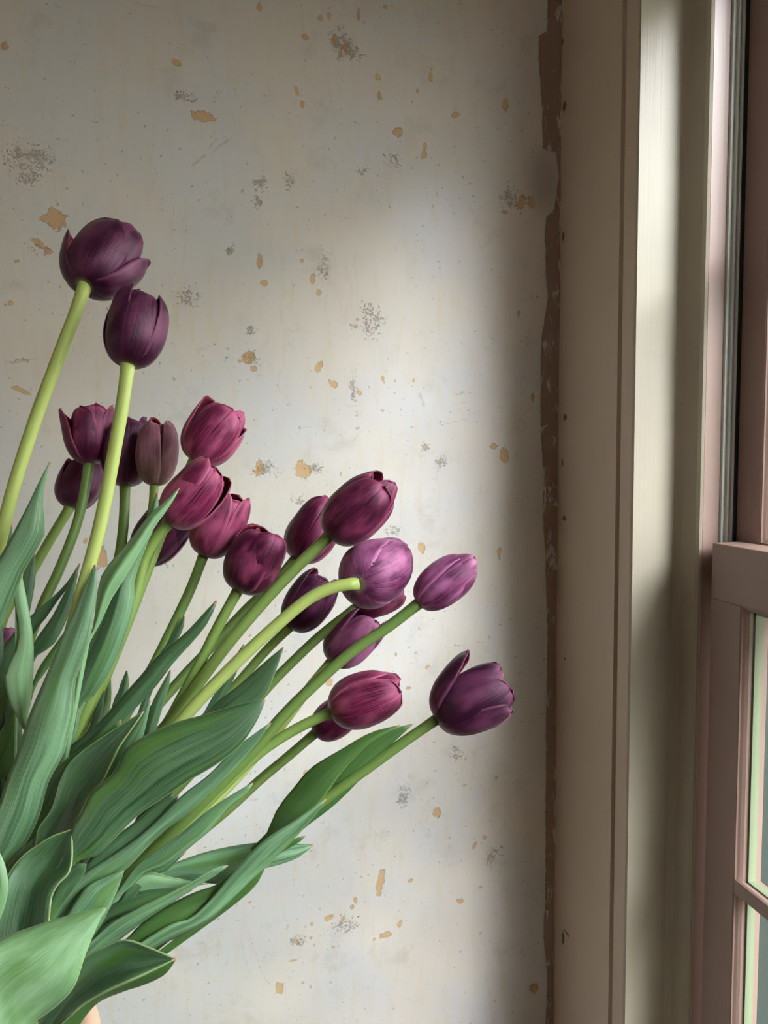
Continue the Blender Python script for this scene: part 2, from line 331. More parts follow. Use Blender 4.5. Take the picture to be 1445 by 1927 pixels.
# sash channel: painted lining and metal weather strips
XC0, XC1, XC2 = SX0+0.0118, 0.5592, 0.5790
for sg, yj in ((1, YJ), (-1, YJN)):
    def yy(a, b): return (yj+a, yj+b) if sg > 0 else (yj-b, yj-a)
    box('channel_lining', XC0, XC1, *yy(0.0005, 0.033), ZS, ZH, M['pink'], win, 0.0008)
    o = box('weather_strip', XC1, XC2, *yy(0.004, 0.033), ZS, ZH, M['metal'], win, 0)
    for xx in (0.5622, 0.5690, 0.5748):
        box('metal_rib', xx, xx+0.0026, *yy(0.0004, 0.006), ZS, ZH, M['metal'], o, 0.0006)
    box('outer_jamb', XC2, XO, *yy(0.002, 0.033), ZS, ZH, M['storm'], win, 0.0008)
box('head_lining', XC0, XO, YJN, YJ, ZH-0.006, ZH, M['pink'], win)

def sash(name, xf, z0, z1, stile, rb, rt, muntins, vmunt, gap):
    """a sash: stiles, rails, moulded glazing edge, muntins and one pane per light"""
    y0, y1 = YJN+gap, YJ-gap; th = 0.035
    s = box(name, xf, xf+th, y0, y1, z1-rt, z1, M['pink'], win, 0.0012)       # top rail carries the rest
    for (sa, sb) in ((y1-stile, y1), (y0, y0+stile)): box('stile', xf+0.0002, xf+th, sa, sb, z0, z1-rt, M['pink'], s, 0.0009)
    box('rail', xf, xf+th, y0+stile, y1-stile, z0, z0+rb, M['pink'], s, 0.0012)
    ya, yb, za, zb = y0+stile, y1-stile, z0+rb, z1-rt
    zc = [za]+[m for m in muntins]+[zb]; yc = [ya]+[m for m in vmunt]+[yb]
    for m in muntins:
        extrude('muntin', [(xf+0.001, m-0.008), (xf+0.001, m+0.007), (xf+0.0035, m+0.008), (xf+0.005, m+0.006), (xf+0.016, m+0.004), (xf+0.018, m+0.003), (xf+0.03, m+0.003), (xf+0.03, m-0.003), (xf+0.016, m-0.004), (xf+0.005, m-0.006)], 'Y', ya, yb, M['pink'], s)
    for m in vmunt:
        extrude('muntin', [(xf+0.001, m-0.008), (xf+0.001, m+0.008), (xf+0.005, m+0.006), (xf+0.016, m+0.004), (xf+0.03, m+0.003), (xf+0.03, m-0.003), (xf+0.016, m-0.004), (xf+0.005, m-0.006)], 'Z', za, zb, M['pink'], s)
    # ovolo moulding against the frame
    mol = [(0.0012, 0.0), (0.0012, 0.0010), (0.0028, 0.0016), (0.005, 0.0034), (0.008, 0.0052), (0.012, 0.0058), (0.012, 0.0)]
    extrude('moulding', [(xf+a, yb-b) for a, b in mol], 'Z', za, zb, M['pink'], s)
    extrude('moulding', [(xf+a, ya+b) for a, b in mol], 'Z', za, zb, M['pink'], s)
    extrude('moulding', [(xf+a, zb-b) for a, b in mol], 'Y', ya, yb, M['pink'], s)
    extrude('moulding', [(xf+a, za+b) for a, b in mol], 'Y', ya, yb, M['pink'], s)
    for i in range(len(yc)-1):
        for j in range(len(zc)-1):
            a0, a1 = yc[i]+(0.0058 if i == 0 else 0.004), yc[i+1]-(0.0058 if i == len(yc)-2 else 0.004)
            b0, b1 = zc[j]+(0.0058 if j == 0 else 0.004), zc[j+1]-(0.0058 if j == len(zc)-2 else 0.004)
            box('pane', xf+0.0145, xf+0.0175, a0-0.003, a1+0.003, b0-0.003, b1+0.003, M['glass'], s, 0)
            boxes('glazing_strip', [(xf+0.0125, xf+0.022, a1-0.0022, a1+0.002, b0, b1), (xf+0.0125, xf+0.022, a0-0.002, a0+0.0022, b0, b1), (xf+0.0125, xf+0.022, a0, a1, b0-0.002, b0+0.0022), (xf+0.0125, xf+0.022, a0, a1, b1-0.0022, b1+0.002)], M['putty'], s)
    return s
sash('lower_sash', 0.5410, ZS, CZ-0.1002, 0.0470, 0.07, 0.0612, [CZ-0.4615], [0.30, -0.20, -0.68], 0.0138)
sash('upper_sash', 0.5805, CZ-0.152, ZH-0.006, 0.0370, 0.052, 0.05, [CZ+0.22], [0.30, -0.20, -0.68], 0.0010)
# storm window outside
stm = box('storm_frame', 0.672, 0.69, YJ-0.018, YJ+0.03, ZS-0.01, ZH, M['storm'], win, 0.001)
box('storm_frame', 0.672, 0.69, YJN-0.03, YJN+0.018, ZS-0.01, ZH, M['storm'], win, 0.001)
box('storm_rail', 0.672, 0.69, YJN+0.018, YJ-0.018, CZ-0.15, CZ-0.11, M['storm'], win, 0.001)
box('storm_rail', 0.672, 0.69, YJN+0.018, YJ-0.018, ZS-0.01, ZS+0.03, M['storm'], win, 0.001)

# unseen window, added in the opposite wall to lift the shade in the corner
w2 = empty('added_fill_window', (XL-0.05, (WY0+WY1)/2, WZ0)); tag(w2, 'unseen small window added for fill light in the wall opposite the pink window', 'window', kind='structure')
for (a0, a1, b0, b1, nm) in ((WY0, WY0+0.05, WZ0, WZ1, 'stile'), (WY1-0.05, WY1, WZ0, WZ1, 'stile'), (WY0+0.05, WY1-0.05, WZ0, WZ0+0.06, 'rail'), (WY0+0.05, WY1-0.05, WZ1-0.06, WZ1, 'rail'), (WY0+0.05, WY1-0.05, 1.41, 1.45, 'rail')):
    box(nm, XL-0.07, XL-0.03, a0, a1, b0, b1, M['pink'], w2)
for (b0, b1) in ((WZ0+0.055, 1.415), (1.445, WZ1-0.055)): box('pane', XL-0.052, XL-0.048, WY0+0.045, WY1-0.045, b0, b1, M['glass'], w2, 0)

# hedge outside, seen slantwise through the panes
k = NT('hedge_leaf'); oi = k.n('ShaderNodeTexCoord').outputs['Object']
cc = k.mix(k.noise(oi, 3.0, 4), (0.012, 0.04, 0.018), (0.045, 0.11, 0.04)); M['hedge'] = k.done(k.bsdf(cc, 0.5))
def hedge():
    n = 9000; v, f = [], []
    for i in range(n):
        c = np.array([1.9+abs(rng.normal(0, 0.4)), rng.uniform(1.2, 5.5), rng.uniform(-0.4, 2.6)])
        a = rng.normal(size=3); a /= np.linalg.norm(a); b = np.cross(a, rng.normal(size=3)); b /= np.linalg.norm(b)
        s = rng.uniform(0.05, 0.11); q = len(v)
        v += [c-a*s, c+b*s*0.45, c+a*s, c-b*s*0.45]; f.append((q, q+1, q+2, q+3))
    o = link_mesh('hedge', v, f, M['hedge'])
    tag(o, 'dense dark green hedge outside the window', 'hedge', kind='stuff')
hedge()
#@@FLOWERS
# ------------------------------------------------------------------ tulip materials
def petal_mat(name, dark, mid, edge, base=(0.36, 0.37, 0.24), green=0.0):
    k = NT(name); uv = k.n('ShaderNodeTexCoord').outputs['UV']
    sx = k.n('ShaderNodeSeparateXYZ'); k.link(uv, sx.inputs[0]); v, u = sx.outputs[0], sx.outputs[1]
    rnd = k.n('ShaderNodeObjectInfo').outputs['Random']
    cv = k.n('ShaderNodeCombineXYZ'); k.link(v, cv.inputs[0]); k.link(u, cv.inputs[1]); k.link(k.math('MULTIPLY', rnd, 17.0), cv.inputs[2])
    st = k.noise(k.scale(cv.outputs[0], (46, 2.2, 1)), 1.0, 6, 0.68, 0.3)
    bl = k.noise(k.scale(cv.outputs[0], (3.2, 2.4, 1)), 1.0, 3, 0.5)
    c = k.mix(k.ramp(st, 0.34, 0.66), dark, mid)
    c = k.mix(k.math('MULTIPLY', k.ramp(bl, 0.40, 0.72), 0.75), c, edge)
    rim = k.ramp(k.math('ABSOLUTE', k.math('SUBTRACT', v, 0.5)), 0.40, 0.5)
    c = k.mix(k.math('MULTIPLY', k.math('MAXIMUM', rim, k.ramp(u, 0.86, 1.0)), 0.7), c, edge)
    if green: c = k.mix(k.math('MULTIPLY', k.ramp(u, 0.75, 0.05), green), c, (0.20, 0.17, 0.085))
    c = k.mix(k.math('MULTIPLY', k.ramp(u, 0.085, 0.01), 0.8), c, base)
    hgt = k.math('ADD', st, k.math('MULTIPLY', k.ramp(k.math('ABSOLUTE', k.math('SUBTRACT', v, 0.5)), 0.0, 0.03), 0.5))
    nrm = k.bump(hgt, 0.5, 0.0007)
    p = k.bsdf(c, 0.32, nrm, Specular_IOR_Level=0.5, Specular_Tint=(1.0, 0.58, 0.80, 1), Sheen_Weight=0.10, Sheen_Roughness=0.3, Sheen_Tint=(1.0, 0.62, 0.85, 1))
    t = k.n('ShaderNodeBsdfTranslucent'); k.put(t.inputs[0], (0.30, 0.010, 0.05, 1))
    m = k.n('ShaderNodeMixShader'); m.inputs[0].default_value = 0.10
    k.link(p, m.inputs[1]); k.link(t.outputs[0], m.inputs[2])
    return k.done(m.outputs[0])
PM = {
 'dusk': petal_mat('petal_dusky_shaded_purple', (0.012, 0.002, 0.008), (0.062, 0.009, 0.040), (0.185, 0.045, 0.118)),  # dusky purple, darkened further to put shade on the blooms tucked behind
 'plum': petal_mat('petal_deep_plum', (0.018, 0.001, 0.008), (0.120, 0.010, 0.050), (0.36, 0.060, 0.155)),
 'rose': petal_mat('petal_magenta_plum', (0.045, 0.003, 0.017), (0.31, 0.032, 0.115), (0.60, 0.125, 0.26)),
 'violet': petal_mat('petal_violet_purple', (0.034, 0.004, 0.022), (0.25, 0.048, 0.160), (0.56, 0.18, 0.41)),
 'brown': petal_mat('petal_greenish_purple', (0.080, 0.022, 0.044), (0.26, 0.085, 0.135), (0.44, 0.20, 0.25), green=0.45),
}
M['inside'] = petal_mat('petal_inside_crimson', (0.050, 0.002, 0.008), (0.15, 0.005, 0.024), (0.26, 0.012, 0.045))
def leaf_mat(name, c0, c1, c2):
    k = NT(name); uv = k.n('ShaderNodeTexCoord').outputs['UV']
    sx = k.n('ShaderNodeSeparateXYZ'); k.link(uv, sx.inputs[0]); v, u = sx.outputs[0], sx.outputs[1]
    rnd = k.n('ShaderNodeObjectInfo').outputs['Random']
    cv = k.n('ShaderNodeCombineXYZ'); k.link(v, cv.inputs[0]); k.link(u, cv.inputs[1]); k.link(k.math('MULTIPLY', rnd, 31.0), cv.inputs[2])
    vein = k.noise(k.scale(cv.outputs[0], (60, 1.6, 1)), 1.0, 5, 0.6)
    blot = k.noise(k.scale(cv.outputs[0], (3.5, 2.5, 1)), 1.0, 4, 0.6)
    c = k.mix(k.ramp(blot, 0.35, 0.7), c0, c1)  # waxy bloom, its contrast raised to paint leaf shadows and highlights
    yel = k.noise(k.scale(cv.outputs[0], (2.2, 1.8, 1.7)), 1.0, 3, 0.5)
    c = k.mix(k.math('MULTIPLY', k.ramp(vein, 0.35, 0.75), 0.60), c, c2)
    c = k.mix(k.math('MULTIPLY', k.ramp(yel, 0.50, 0.72), 0.65), c, (0.085, 0.19, 0.025))  # yellow-green patches painted as light shining through the blade
    rim = k.ramp(k.math('ABSOLUTE', k.math('SUBTRACT', v, 0.5)), 0.478, 0.497)
    c = k.mix(k.math('MULTIPLY', rim, 0.75), c, (0.42, 0.52, 0.24))
    c = k.mix(k.ramp(u, 0.985, 0.998), c, (0.40, 0.17, 0.08))
    nrm = k.bump(vein, 0.30, 0.0005)
    p = k.bsdf(c, 0.36, nrm, Specular_IOR_Level=0.55, Sheen_Weight=0.05, Sheen_Roughness=0.4, Sheen_Tint=(0.8, 1.0, 0.95, 1))
    t = k.n('ShaderNodeBsdfTranslucent'); k.put(t.inputs[0], (0.14, 0.27, 0.02, 1))
    m = k.n('ShaderNodeMixShader'); m.inputs[0].default_value = 0.11
    k.link(p, m.inputs[1]); k.link(t.outputs[0], m.inputs[2])
    return k.done(m.outputs[0])
LM = {'blue': leaf_mat('leaf_blue_green', (0.030, 0.105, 0.032), (0.185, 0.36, 0.19), (0.37, 0.55, 0.37)),
      'green': leaf_mat('leaf_grass_green', (0.050, 0.125, 0.030), (0.080, 0.175, 0.045), (0.13, 0.24, 0.075)),
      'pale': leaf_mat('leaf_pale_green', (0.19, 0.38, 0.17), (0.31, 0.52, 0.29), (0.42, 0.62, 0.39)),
      'deep': leaf_mat('leaf_deep_shaded_green', (0.015, 0.058, 0.014), (0.085, 0.180, 0.082), (0.19, 0.31, 0.19))}  # deep green, darkened to put the bunch's inner shade into the colour
def stem_mat(name, a, b):
    k = NT(name); uv = k.n('ShaderNodeTexCoord').outputs['UV']
    n1 = k.noise(k.scale(uv, (14, 3, 1)), 2.0, 4); sx = k.n('ShaderNodeSeparateXYZ'); k.link(uv, sx.inputs[0])
    c = k.mix(n1, a, b)
    p = k.bsdf(c, 0.42, k.bump(n1, 0.1, 0.0003), Specular_IOR_Level=0.4, Subsurface_Weight=0.0)
    return k.done(p)
SM = {'yellow': stem_mat('stem_yellow_green', (0.38, 0.46, 0.11), (0.50, 0.58, 0.19)),
      'green': stem_mat('stem_green', (0.125, 0.20, 0.045), (0.18, 0.27, 0.07)),
      'mid': stem_mat('stem_mid_green', (0.19, 0.29, 0.065), (0.27, 0.37, 0.10))}

# ------------------------------------------------------------------ tulip builders
def catmull(pts, n):
    p = np.asarray(pts, float); p = np.vstack([2*p[0]-p[1], p, 2*p[-1]-p[-2]])
    seg = len(p)-3; out = []
    for i in range(seg):
        m = max(4, n)
        for t in np.linspace(0, 1, m, endpoint=(i == seg-1)):
            a, b, c, d = p[i], p[i+1], p[i+2], p[i+3]
            out.append(0.5*((2*b)+(-a+c)*t+(2*a-5*b+4*c-d)*t*t+(-a+3*b-3*c+d)*t**3))
    return np.array(out)
def resample(p, n):
    s = np.concatenate([[0], np.cumsum(np.linalg.norm(np.diff(p, axis=0), axis=1))])
    t = np.linspace(0, s[-1], n)
    return np.stack([np.interp(t, s, p[:, i]) for i in range(p.shape[1])], -1)

PU = np.array([0, .06, .15, .3, .45, .6, .75, .87, .94, .985, 1.0])
PW = np.array([.24, .42, .66, .90, 1., 1.0, .90, .70, .49, .20, .01])
def profile(L, Rr, rt, n=60):
    """side outline of a tulip cup, foot to tip, evenly spaced along its length: (radius, height)"""
    pts = []
    for i in range(41):
        a = math.pi/2*i/40; pts.append((Rr*(0.10+0.90*math.sin(a)**0.85), 0.46*L*(1-math.cos(a)**1.05)))
    for i in range(1, 41):
        q = i/40; pts.append((Rr*(rt+(1-rt)*(1-q**2.3)**0.72), L*(0.46+0.54*(1-(1-q)**1.12))))
    return resample(np.array(pts), n)
def petal_grid(L, Rr, rt, hw, curv, seed, flare=0.0, lift=1.0, nu=26, nv=17):
    rg = np.random.default_rng(seed)
    ph = rg.uniform(0, 6.28, 6); verts, uvs = [], []
    pr = profile(L*lift, Rr, rt, nu); vs = np.linspace(-1, 1, nv)
    sk = rg.uniform(-0.10, 0.10)
    for i in range(nu):
        u = i/(nu-1); r, z = pr[i]
        w = hw*np.interp(u, PU, PW); rc = max(r*curv, 0.42*Rr*min(1, 0.3+u*2))
        for v in vs:
            th = v*w/rc; th = max(-1.6, min(1.6, th))
            x = r-rc+rc*math.cos(th); y = rc*math.sin(th)+sk*Rr*u*u
            wav = 0.014*Rr*(math.sin(5*v+ph[0]+4*u)+0.7*math.sin(9*u+3*v+ph[1]))*u
            x += wav-0.030*Rr*math.exp(-(v/0.09)**2)*min(1, u*3)*(1-0.3*u)
            if abs(v) > 0.75: x += 0.075*Rr*((abs(v)-0.75)/0.25)**1.5*(0.55+math.sin(ph[2]+6*u+(1 if v > 0 else 3)))*u
            verts.append((x, y, z+0.012*L*math.sin(ph[3]+5*v)*u*u)); uvs.append((v*0.5+0.5, u))
    V = np.array(verts)
    if flare:                                    # lean the petal outward about its foot, more towards the tip
        zt = np.clip(V[:, 2]/L, 0, 1); a = R(flare)*(0.35+0.65*zt)
        x0 = 0.1*Rr; dx = V[:, 0]-x0
        V = np.stack([x0+dx*np.cos(a)+V[:, 2]*np.sin(a), V[:, 1], V[:, 2]*np.cos(a)-dx*np.sin(a)], -1)
    f = [(i*nv+j, i*nv+j+1, (i+1)*nv+j+1, (i+1)*nv+j) for i in range(nu-1) for j in range(nv-1)]
    return V, f, uvs

def tube(path, radii, ns=12):
    n = len(path); v, f, uv = [], [], []
    T = np.gradient(path, axis=0); T /= np.linalg.norm(T, axis=1)[:, None]
    up = -cf - T[0]*np.dot(-cf, T[0]); up /= np.linalg.norm(up)
    for i in range(n):
        up = up-T[i]*np.dot(up, T[i]); up /= np.linalg.norm(up); sd_ = np.cross(T[i], up)
        for j in range(ns):
            a = 2*math.pi*j/ns
            v.append(path[i]+radii[i]*(math.cos(a)*up+math.sin(a)*sd_)); uv.append((j/ns, i/n))
    for i in range(n-1):
        for j in range(ns):
            j2 = (j+1) % ns; f.append((i*ns+j, i*ns+j2, (i+1)*ns+j2, (i+1)*ns+j))
    f.append(tuple(range(ns-1, -1, -1))); f.append(tuple((n-1)*ns+j for j in range(ns)))
    return v, f, uv

GPX, GD = (22, 2005), 0.425                 # where the hand gathers the stems
TUL = {}
def tulip(key, label, att, dirp, tilt, L, wpx, d, rt, roll, mat, stem, smat='mid', flare=None, rpx=None, curv=0.92, hwk=1.0, dend=None):
    i = len(TUL)
    ga = i*2.399; gr = 0.0046*math.sqrt(i+0.5)
    G = P(*GPX, GD)+cr*gr*math.cos(ga)*0.75-cu*gr*math.cos(ga)*0.6+cf*gr*math.sin(ga)
    tail = G+(-cr*0.052-cu*0.07)+0.6*(cr*math.cos(ga)-cf*math.sin(ga))*gr
    root = empty('tulip', tail); tag(root, label, 'tulip', 'tulips in the bunch'); TUL[key] = root
    A = P(*att, d)
    dp = np.array(dirp, float); dp /= np.linalg.norm(dp)
    ax = (cr*dp[0]-cu*dp[1])*math.cos(R(tilt))+cf*math.sin(R(tilt)); ax /= np.linalg.norm(ax)
    # ---- stem
    px = np.array([att]+list(stem), float)
    al = np.concatenate([[0], np.cumsum(np.linalg.norm(np.diff(np.vstack([px, [GPX]]), axis=0), axis=1))]); fr = al/al[-1]
    de = GD if dend is None else dend
    pts = [P(*px[j], d+(de-d)*(fr[j]**1.25)) for j in range(len(px))]
    pts[0] = A+ax*0.002
    path = resample(catmull(pts+[G, tail], 8), 70)
    rs = (rpx or 11)*0.52/FPX if rpx is None else rpx*d/FPX/2
    rad = np.full(70, rs); rad[0] *= 1.12; rad[1] *= 1.04; rad[45:] = np.linspace(rs, min(rs, 0.0034), 25)
    v, f, uv = tube(path, rad); link_mesh('stem', v, f, SM[smat], root, True, uv)
    # ---- six petals
    Rr = wpx*d/FPX/2
    ref = -cf-ax*np.dot(-cf, ax); ref /= np.linalg.norm(ref); sde = np.cross(ax, ref)
    flare = flare or {}
    for q in range(6):
        outer = q % 2 == 0; a = R(roll+60*q+9*math.sin(i*2.7+q*3.3))
        e1 = math.cos(a)*ref+math.sin(a)*sde; e2 = np.cross(ax, e1)
        V, f, uv = petal_grid(L*(1.0 if outer else 1.03), Rr*(1.0 if outer else 0.90), rt if outer else rt*0.86,
                              Rr*(1.10 if outer else 1.02)*hwk, curv if outer else curv*0.96, i*10+q, flare.get(q, 0.0)+3.5*math.sin(i*5.3+q*4.1)+1.0, 1.0+0.06*math.sin(i*3.1+q*2.2))
        Wv = A+V[:, 0:1]*e1+V[:, 1:2]*e2+V[:, 2:3]*ax
        o = link_mesh('petal', Wv, f, PM[mat], root, True, uv)
        so = o.modifiers.new('thickness', 'SOLIDIFY'); so.thickness = 0.0007; so.offset = -1; o.data.materials.append(M['inside']); so.material_offset = 1; so.material_offset_rim = 0
    return root

def leaf(key, A, B, d0, d1, tilt=0.0, bulge=0.25, mat='blue', vfold=0.0, roll=0.45, wave=0.10):
    """A and B are the two edges of the blade from the tip to the foot; d0, d1 its distance at tip and foot"""
    n, m = 34, 11
    tf, d2 = 1.0, d1
    if d1 >= 0.415 and A[-1][1] < 1840:           # run the narrow foot of the blade on down into the bunch
        fc = (np.array(A[-1], float)+np.array(B[-1], float))/2; hv = (np.array(B[-1], float)-np.array(A[-1], float))/2
        g = np.array(GPX, float); e = fc+(g-fc)*0.55; ln = np.linalg.norm(np.array(A[0], float)-fc)
        tf = ln/(ln+np.linalg.norm(e-fc)); d2 = d1+(0.44-d1)*0.55
        A = list(A)+[tuple(e-hv*0.45)]; B = list(B)+[tuple(e+hv*0.45)]
    a = resample(catmull(A, 8), n); b = resample(catmull(B, 8), n)
    ts = np.linspace(0, 1, n); verts, uvs = [], []
    for i in range(n):
        t = ts[i]; d = d0+(d1-d0)*t/tf if t < tf else d1+(d2-d1)*(t-tf)/(1-tf+1e-6)
        w = np.linalg.norm(a[i]-b[i])/2*d/FPX
        for s in np.linspace(-1, 1, m):
            p = a[i]+(b[i]-a[i])*(s*0.5+0.5)
            dd = d+(tilt+roll*(t-0.5))*w*s-1.4*bulge*w*(1-s*s)-vfold*w*(1-abs(s))+wave*w*math.sin(t*9+s*1.5)*abs(s)
            verts.append(P(p[0], p[1], dd)); uvs.append((s*0.5+0.5, 1-t))
    f = [(i*m+j, i*m+j+1, (i+1)*m+j+1, (i+1)*m+j) for i in range(n-1) for j in range(m-1)]
    o = link_mesh('leaf', verts, f, LM[mat], TUL[key], True, uvs)
    so = o.modifiers.new('thickness', 'SOLIDIFY'); so.thickness = 0.0009; so.offset = 0
    return o

#        key   label                                                                     foot        axis      tilt  length width dist  rt  roll
tulip('t1', 'dusky purple tulip on the tallest pale stem, highest above the rest', (158,538), (33,-118), 34, .049, 124, .46, .55, 4, 'dusk',
      [(140,595),(113,665),(58,815),(8,985),(-45,1250),(-55,1600),(-25,1860)], 'yellow', {2: 10, 1: 7, 4: 22}, 24)
tulip('t2', 'egg-shaped purple tulip just below the highest bloom', (240,688), (16,-135), 14, .0455, 112, .45, .36, -5, 'dusk',
      [(233,745),(222,810),(190,980),(150,1130),(100,1320),(40,1600),(10,1850)], 'yellow', {}, 25)
tulip('t3', 'dark tulip with parted pointed petals, behind the tall pale stem', (168,873), (2,-108), 6, .0445, 84, .60, .82, 40, 'plum',
      [(156,940),(140,1000),(108,1080),(80,1140),(40,1260),(0,1500),(-10,1850)], 'green', {4: 8, 5: 6}, 18)
tulip('t4', 'small dark tulip hanging under the one with parted petals', (132,955), (22,-85), 24, .043, 84, .64, .6, 15, 'dusk',
      [(95,1015),(55,1085),(0,1180),(-45,1400),(-40,1800)], 'mid', {}, 18)
tulip('t5', 'purple tulip coloured near black for shade, partly hidden by the tall pale stem', (235,915), (2,-125), 8, .052, 96, .60, .62, 30, 'dusk',
      [(233,980),(222,1060),(190,1180),(120,1400),(40,1700)], 'green', {}, 19)
tulip('t6', 'narrow closed tulip bud with greenish brown petals', (290,914), (10,-115), 4, .0475, 76, .58, .34, -38, 'brown',
      [(286,960),(270,1040),(230,1180),(150,1400),(60,1680)], 'mid', {}, 16)
tulip('t7', 'bright plum tulip standing alone above the pink-lit one', (362,866), (78,-108), 12, .0455, 102, .55, .60, 10, 'rose',
      [(330,940),(280,1070),(210,1250),(110,1480),(30,1750)], 'mid', {4: 10}, 17)
tulip('t8', 'brightest magenta tulip with a curled leaf tip crossing it', (318,985), (88,-102), 2, .0455, 100, .50, .52, 14, 'rose',
      [(297,1008),(272,1050),(257,1110),(235,1180),(188,1278),(150,1360),(125,1415),(60,1600)], 'mid', {}, 21)
tulip('t9', 'tulip coloured almost black for shade, hidden behind the brightest magenta one', (262,1056), (70,-90), 8, .050, 92, .60, .6, 20, 'dusk',
      [(245,1110),(215,1200),(150,1350),(60,1600)], 'green', {}, 17)
tulip('t10', 'crimson plum tulip pressed against the brightest magenta one', (382,1046), (58,-118), 4, .0485, 98, .55, .62, -25, 'rose',
      [(358,1110),(320,1190),(285,1260),(240,1340),(150,1500),(60,1700)], 'green', {0: 3}, 19)
tulip('t11', 'plump plum tulip with loosely parted tips on a straight stem', (447,1112), (60,-108), 4, .0445, 108, .53, .60, -32, 'plum',
      [(415,1170),(375,1250),(335,1325),(310,1368),(230,1480),(100,1690)], 'mid', {1: 4}, 20)
tulip('t12', 'dark plum tulip tucked behind the large wine-coloured bloom', (556,1052), (60,-95), 18, .052, 98, .62, .6, 5, 'plum',
      [(520,1092),(460,1150),(400,1215),(330,1290),(200,1450),(80,1700)], 'green', {}, 18)
tulip('t13', 'large wine-coloured tulip with a red inner petal at its tip', (618,1010), (112,-105), 0, .0545, 112, .54, .52, -4, 'plum',
      [(560,1065),(500,1128),(430,1210),(370,1290),(326,1350),(220,1480),(90,1700)], 'mid', {}, 22)
tulip('t14', 'violet pink tulip seen from behind on a bent stem', (672,1099), (40,-20), 63, .052, 134, .50, .66, 30, 'violet',
      [(632,1104),(582,1126),(522,1175),(460,1232),(400,1292),(345,1352),(240,1480),(100,1710)], 'yellow', {}, 23)
tulip('t15', 'dark tulip crossed by the bent stem of the violet pink one', (545,1182), (66,-88), 12, .0475, 86, .60, .5, 10, 'dusk',
      [(500,1225),(430,1305),(340,1400),(200,1560),(90,1720)], 'mid', {}, 17)
tulip('t16', 'closed oval mauve tulip at the end of a long straight stem', (787,1136), (100,-76), 4, .0455, 84, .52, .30, 32, 'violet',
      [(730,1180),(660,1228),(590,1290),(530,1350),(470,1420),(400,1490),(300,1590),(180,1700),(80,1800)], 'green', {}, 21)
tulip('t17', 'purple tulip crossed by the long straight stem', (622,1246), (78,-82), 6, .0475, 92, .58, .45, 24, 'violet',
      [(585,1290),(545,1345),(480,1425),(400,1510),(250,1640)], 'yellow', {}, 18)
tulip('t18', 'rounded plum tulip lying sideways with a rolled petal rim', (622,1340), (122,-42), 4, .0475, 106, .52, .52, 2, 'rose',
      [(570,1365),(520,1394),(470,1432),(400,1500),(300,1600),(150,1740)], 'mid', {}, 20)
tulip('t19', 'small dark tulip hidden under the sideways plum one', (592,1380), (70,-50), 6, .040, 76, .60, .5, 20, 'plum',
      [(545,1421),(490,1467),(430,1522),(330,1605),(200,1715)], 'green', {}, 18)
tulip('t20', 'open dark purple tulip nearest the window casing', (820,1354), (124,-66), 2, .0500, 112, .50, .50, 6, 'dusk',
      [(760,1396),(690,1447),(615,1501),(540,1562),(440,1652),(330,1737),(230,1792),(120,1872)], 'green', {4: 26, 2: 10, 1: 15, 3: 8}, 20)
tulip('t21', 'purple tulip barely showing beside the twisted hanging leaf', (-52,1278), (50,-100), 5, .045, 88, .60, .6, 10, 'violet',
      [(-80,1400),(-80,1600),(-50,1800)], 'mid', {}, 17)
tulip('t22', 'reddish purple tulip showing only below the violet pink one', (668,1143), (80,-22), 20, .037, 66, .58, .6, 30, 'plum',
      [(610,1190),(560,1236),(505,1292),(430,1380),(300,1520),(150,1690)], 'green', {}, 18)

# ------------------------------------------------------------------ leaves (edges from tip to foot)
leaf('t1', [(94,869),(73,909),(55,947),(29,997),(0,1049),(-40,1120),(-60,1250),(-70,1450)], [(95,870),(84,904),(80,950),(84,1002),(67,1037),(44,1075),(29,1116),(0,1183),(-40,1300),(-50,1450)], .44, .43, 0.5, 0.3, 'blue')
leaf('t3', [(46,1374),(22,1328),(10,1287),(10,1264),(26,1235),(36,1209),(35,1168),(26,1127),(28,1090),(30,1075)], [(47,1374),(57,1319),(62,1267),(62,1203),(52,1139),(41,1087),(36,1075)], .445, .452, 0.5, 0.3, 'pale')
leaf('t2', [(178,1063),(158,1107),(137,1159),(122,1188),(96,1252),(73,1305),(55,1348),(32,1420),(14,1466),(0,1509),(-30,1600),(-30,1760)], [(179,1063),(183,1101),(177,1151),(169,1200),(154,1247),(142,1279),(139,1311),(138,1348),(128,1383),(119,1419),(90,1473),(72,1538),(43,1595),(7,1637),(-5,1760)], .44, .405, 0.15, 0.28, 'blue', roll=0.5)
leaf('t8', [(337,918),(314,942),(279,971),(256,1003),(233,1031),(209,1058),(190,1088),(183,1125),(174,1188),(150,1240)], [(338,918),(320,950),(299,979),(282,1005),(262,1040),(233,1090),(209,1127),(192,1165),(172,1203),(160,1250)], .468, .462, 0.0, 0.15, 'pale', vfold=0.8)
leaf('t8', [(295,928),(283,960),(268,995),(240,1040),(210,1100),(190,1160),(172,1206),(157,1238),(146,1270),(140,1310),(128,1360)], [(296,928),(298,950),(284,1003),(273,1031),(259,1069),(251,1101),(253,1122),(247,1157),(233,1203),(218,1241),(200,1275),(172,1315),(140,1364)], .483, .470, 0.1, 0.55, 'blue')
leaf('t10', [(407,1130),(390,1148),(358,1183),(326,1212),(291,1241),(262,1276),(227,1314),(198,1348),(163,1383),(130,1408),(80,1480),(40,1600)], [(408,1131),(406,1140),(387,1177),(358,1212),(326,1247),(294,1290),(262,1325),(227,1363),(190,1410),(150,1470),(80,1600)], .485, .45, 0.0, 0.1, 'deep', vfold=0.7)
leaf('t10', [(346,1159),(330,1187),(316,1215),(290,1260)], [(347,1159),(345,1180),(336,1200),(322,1222),(300,1265)], .535, .53, 0.2, 0.3, 'deep')
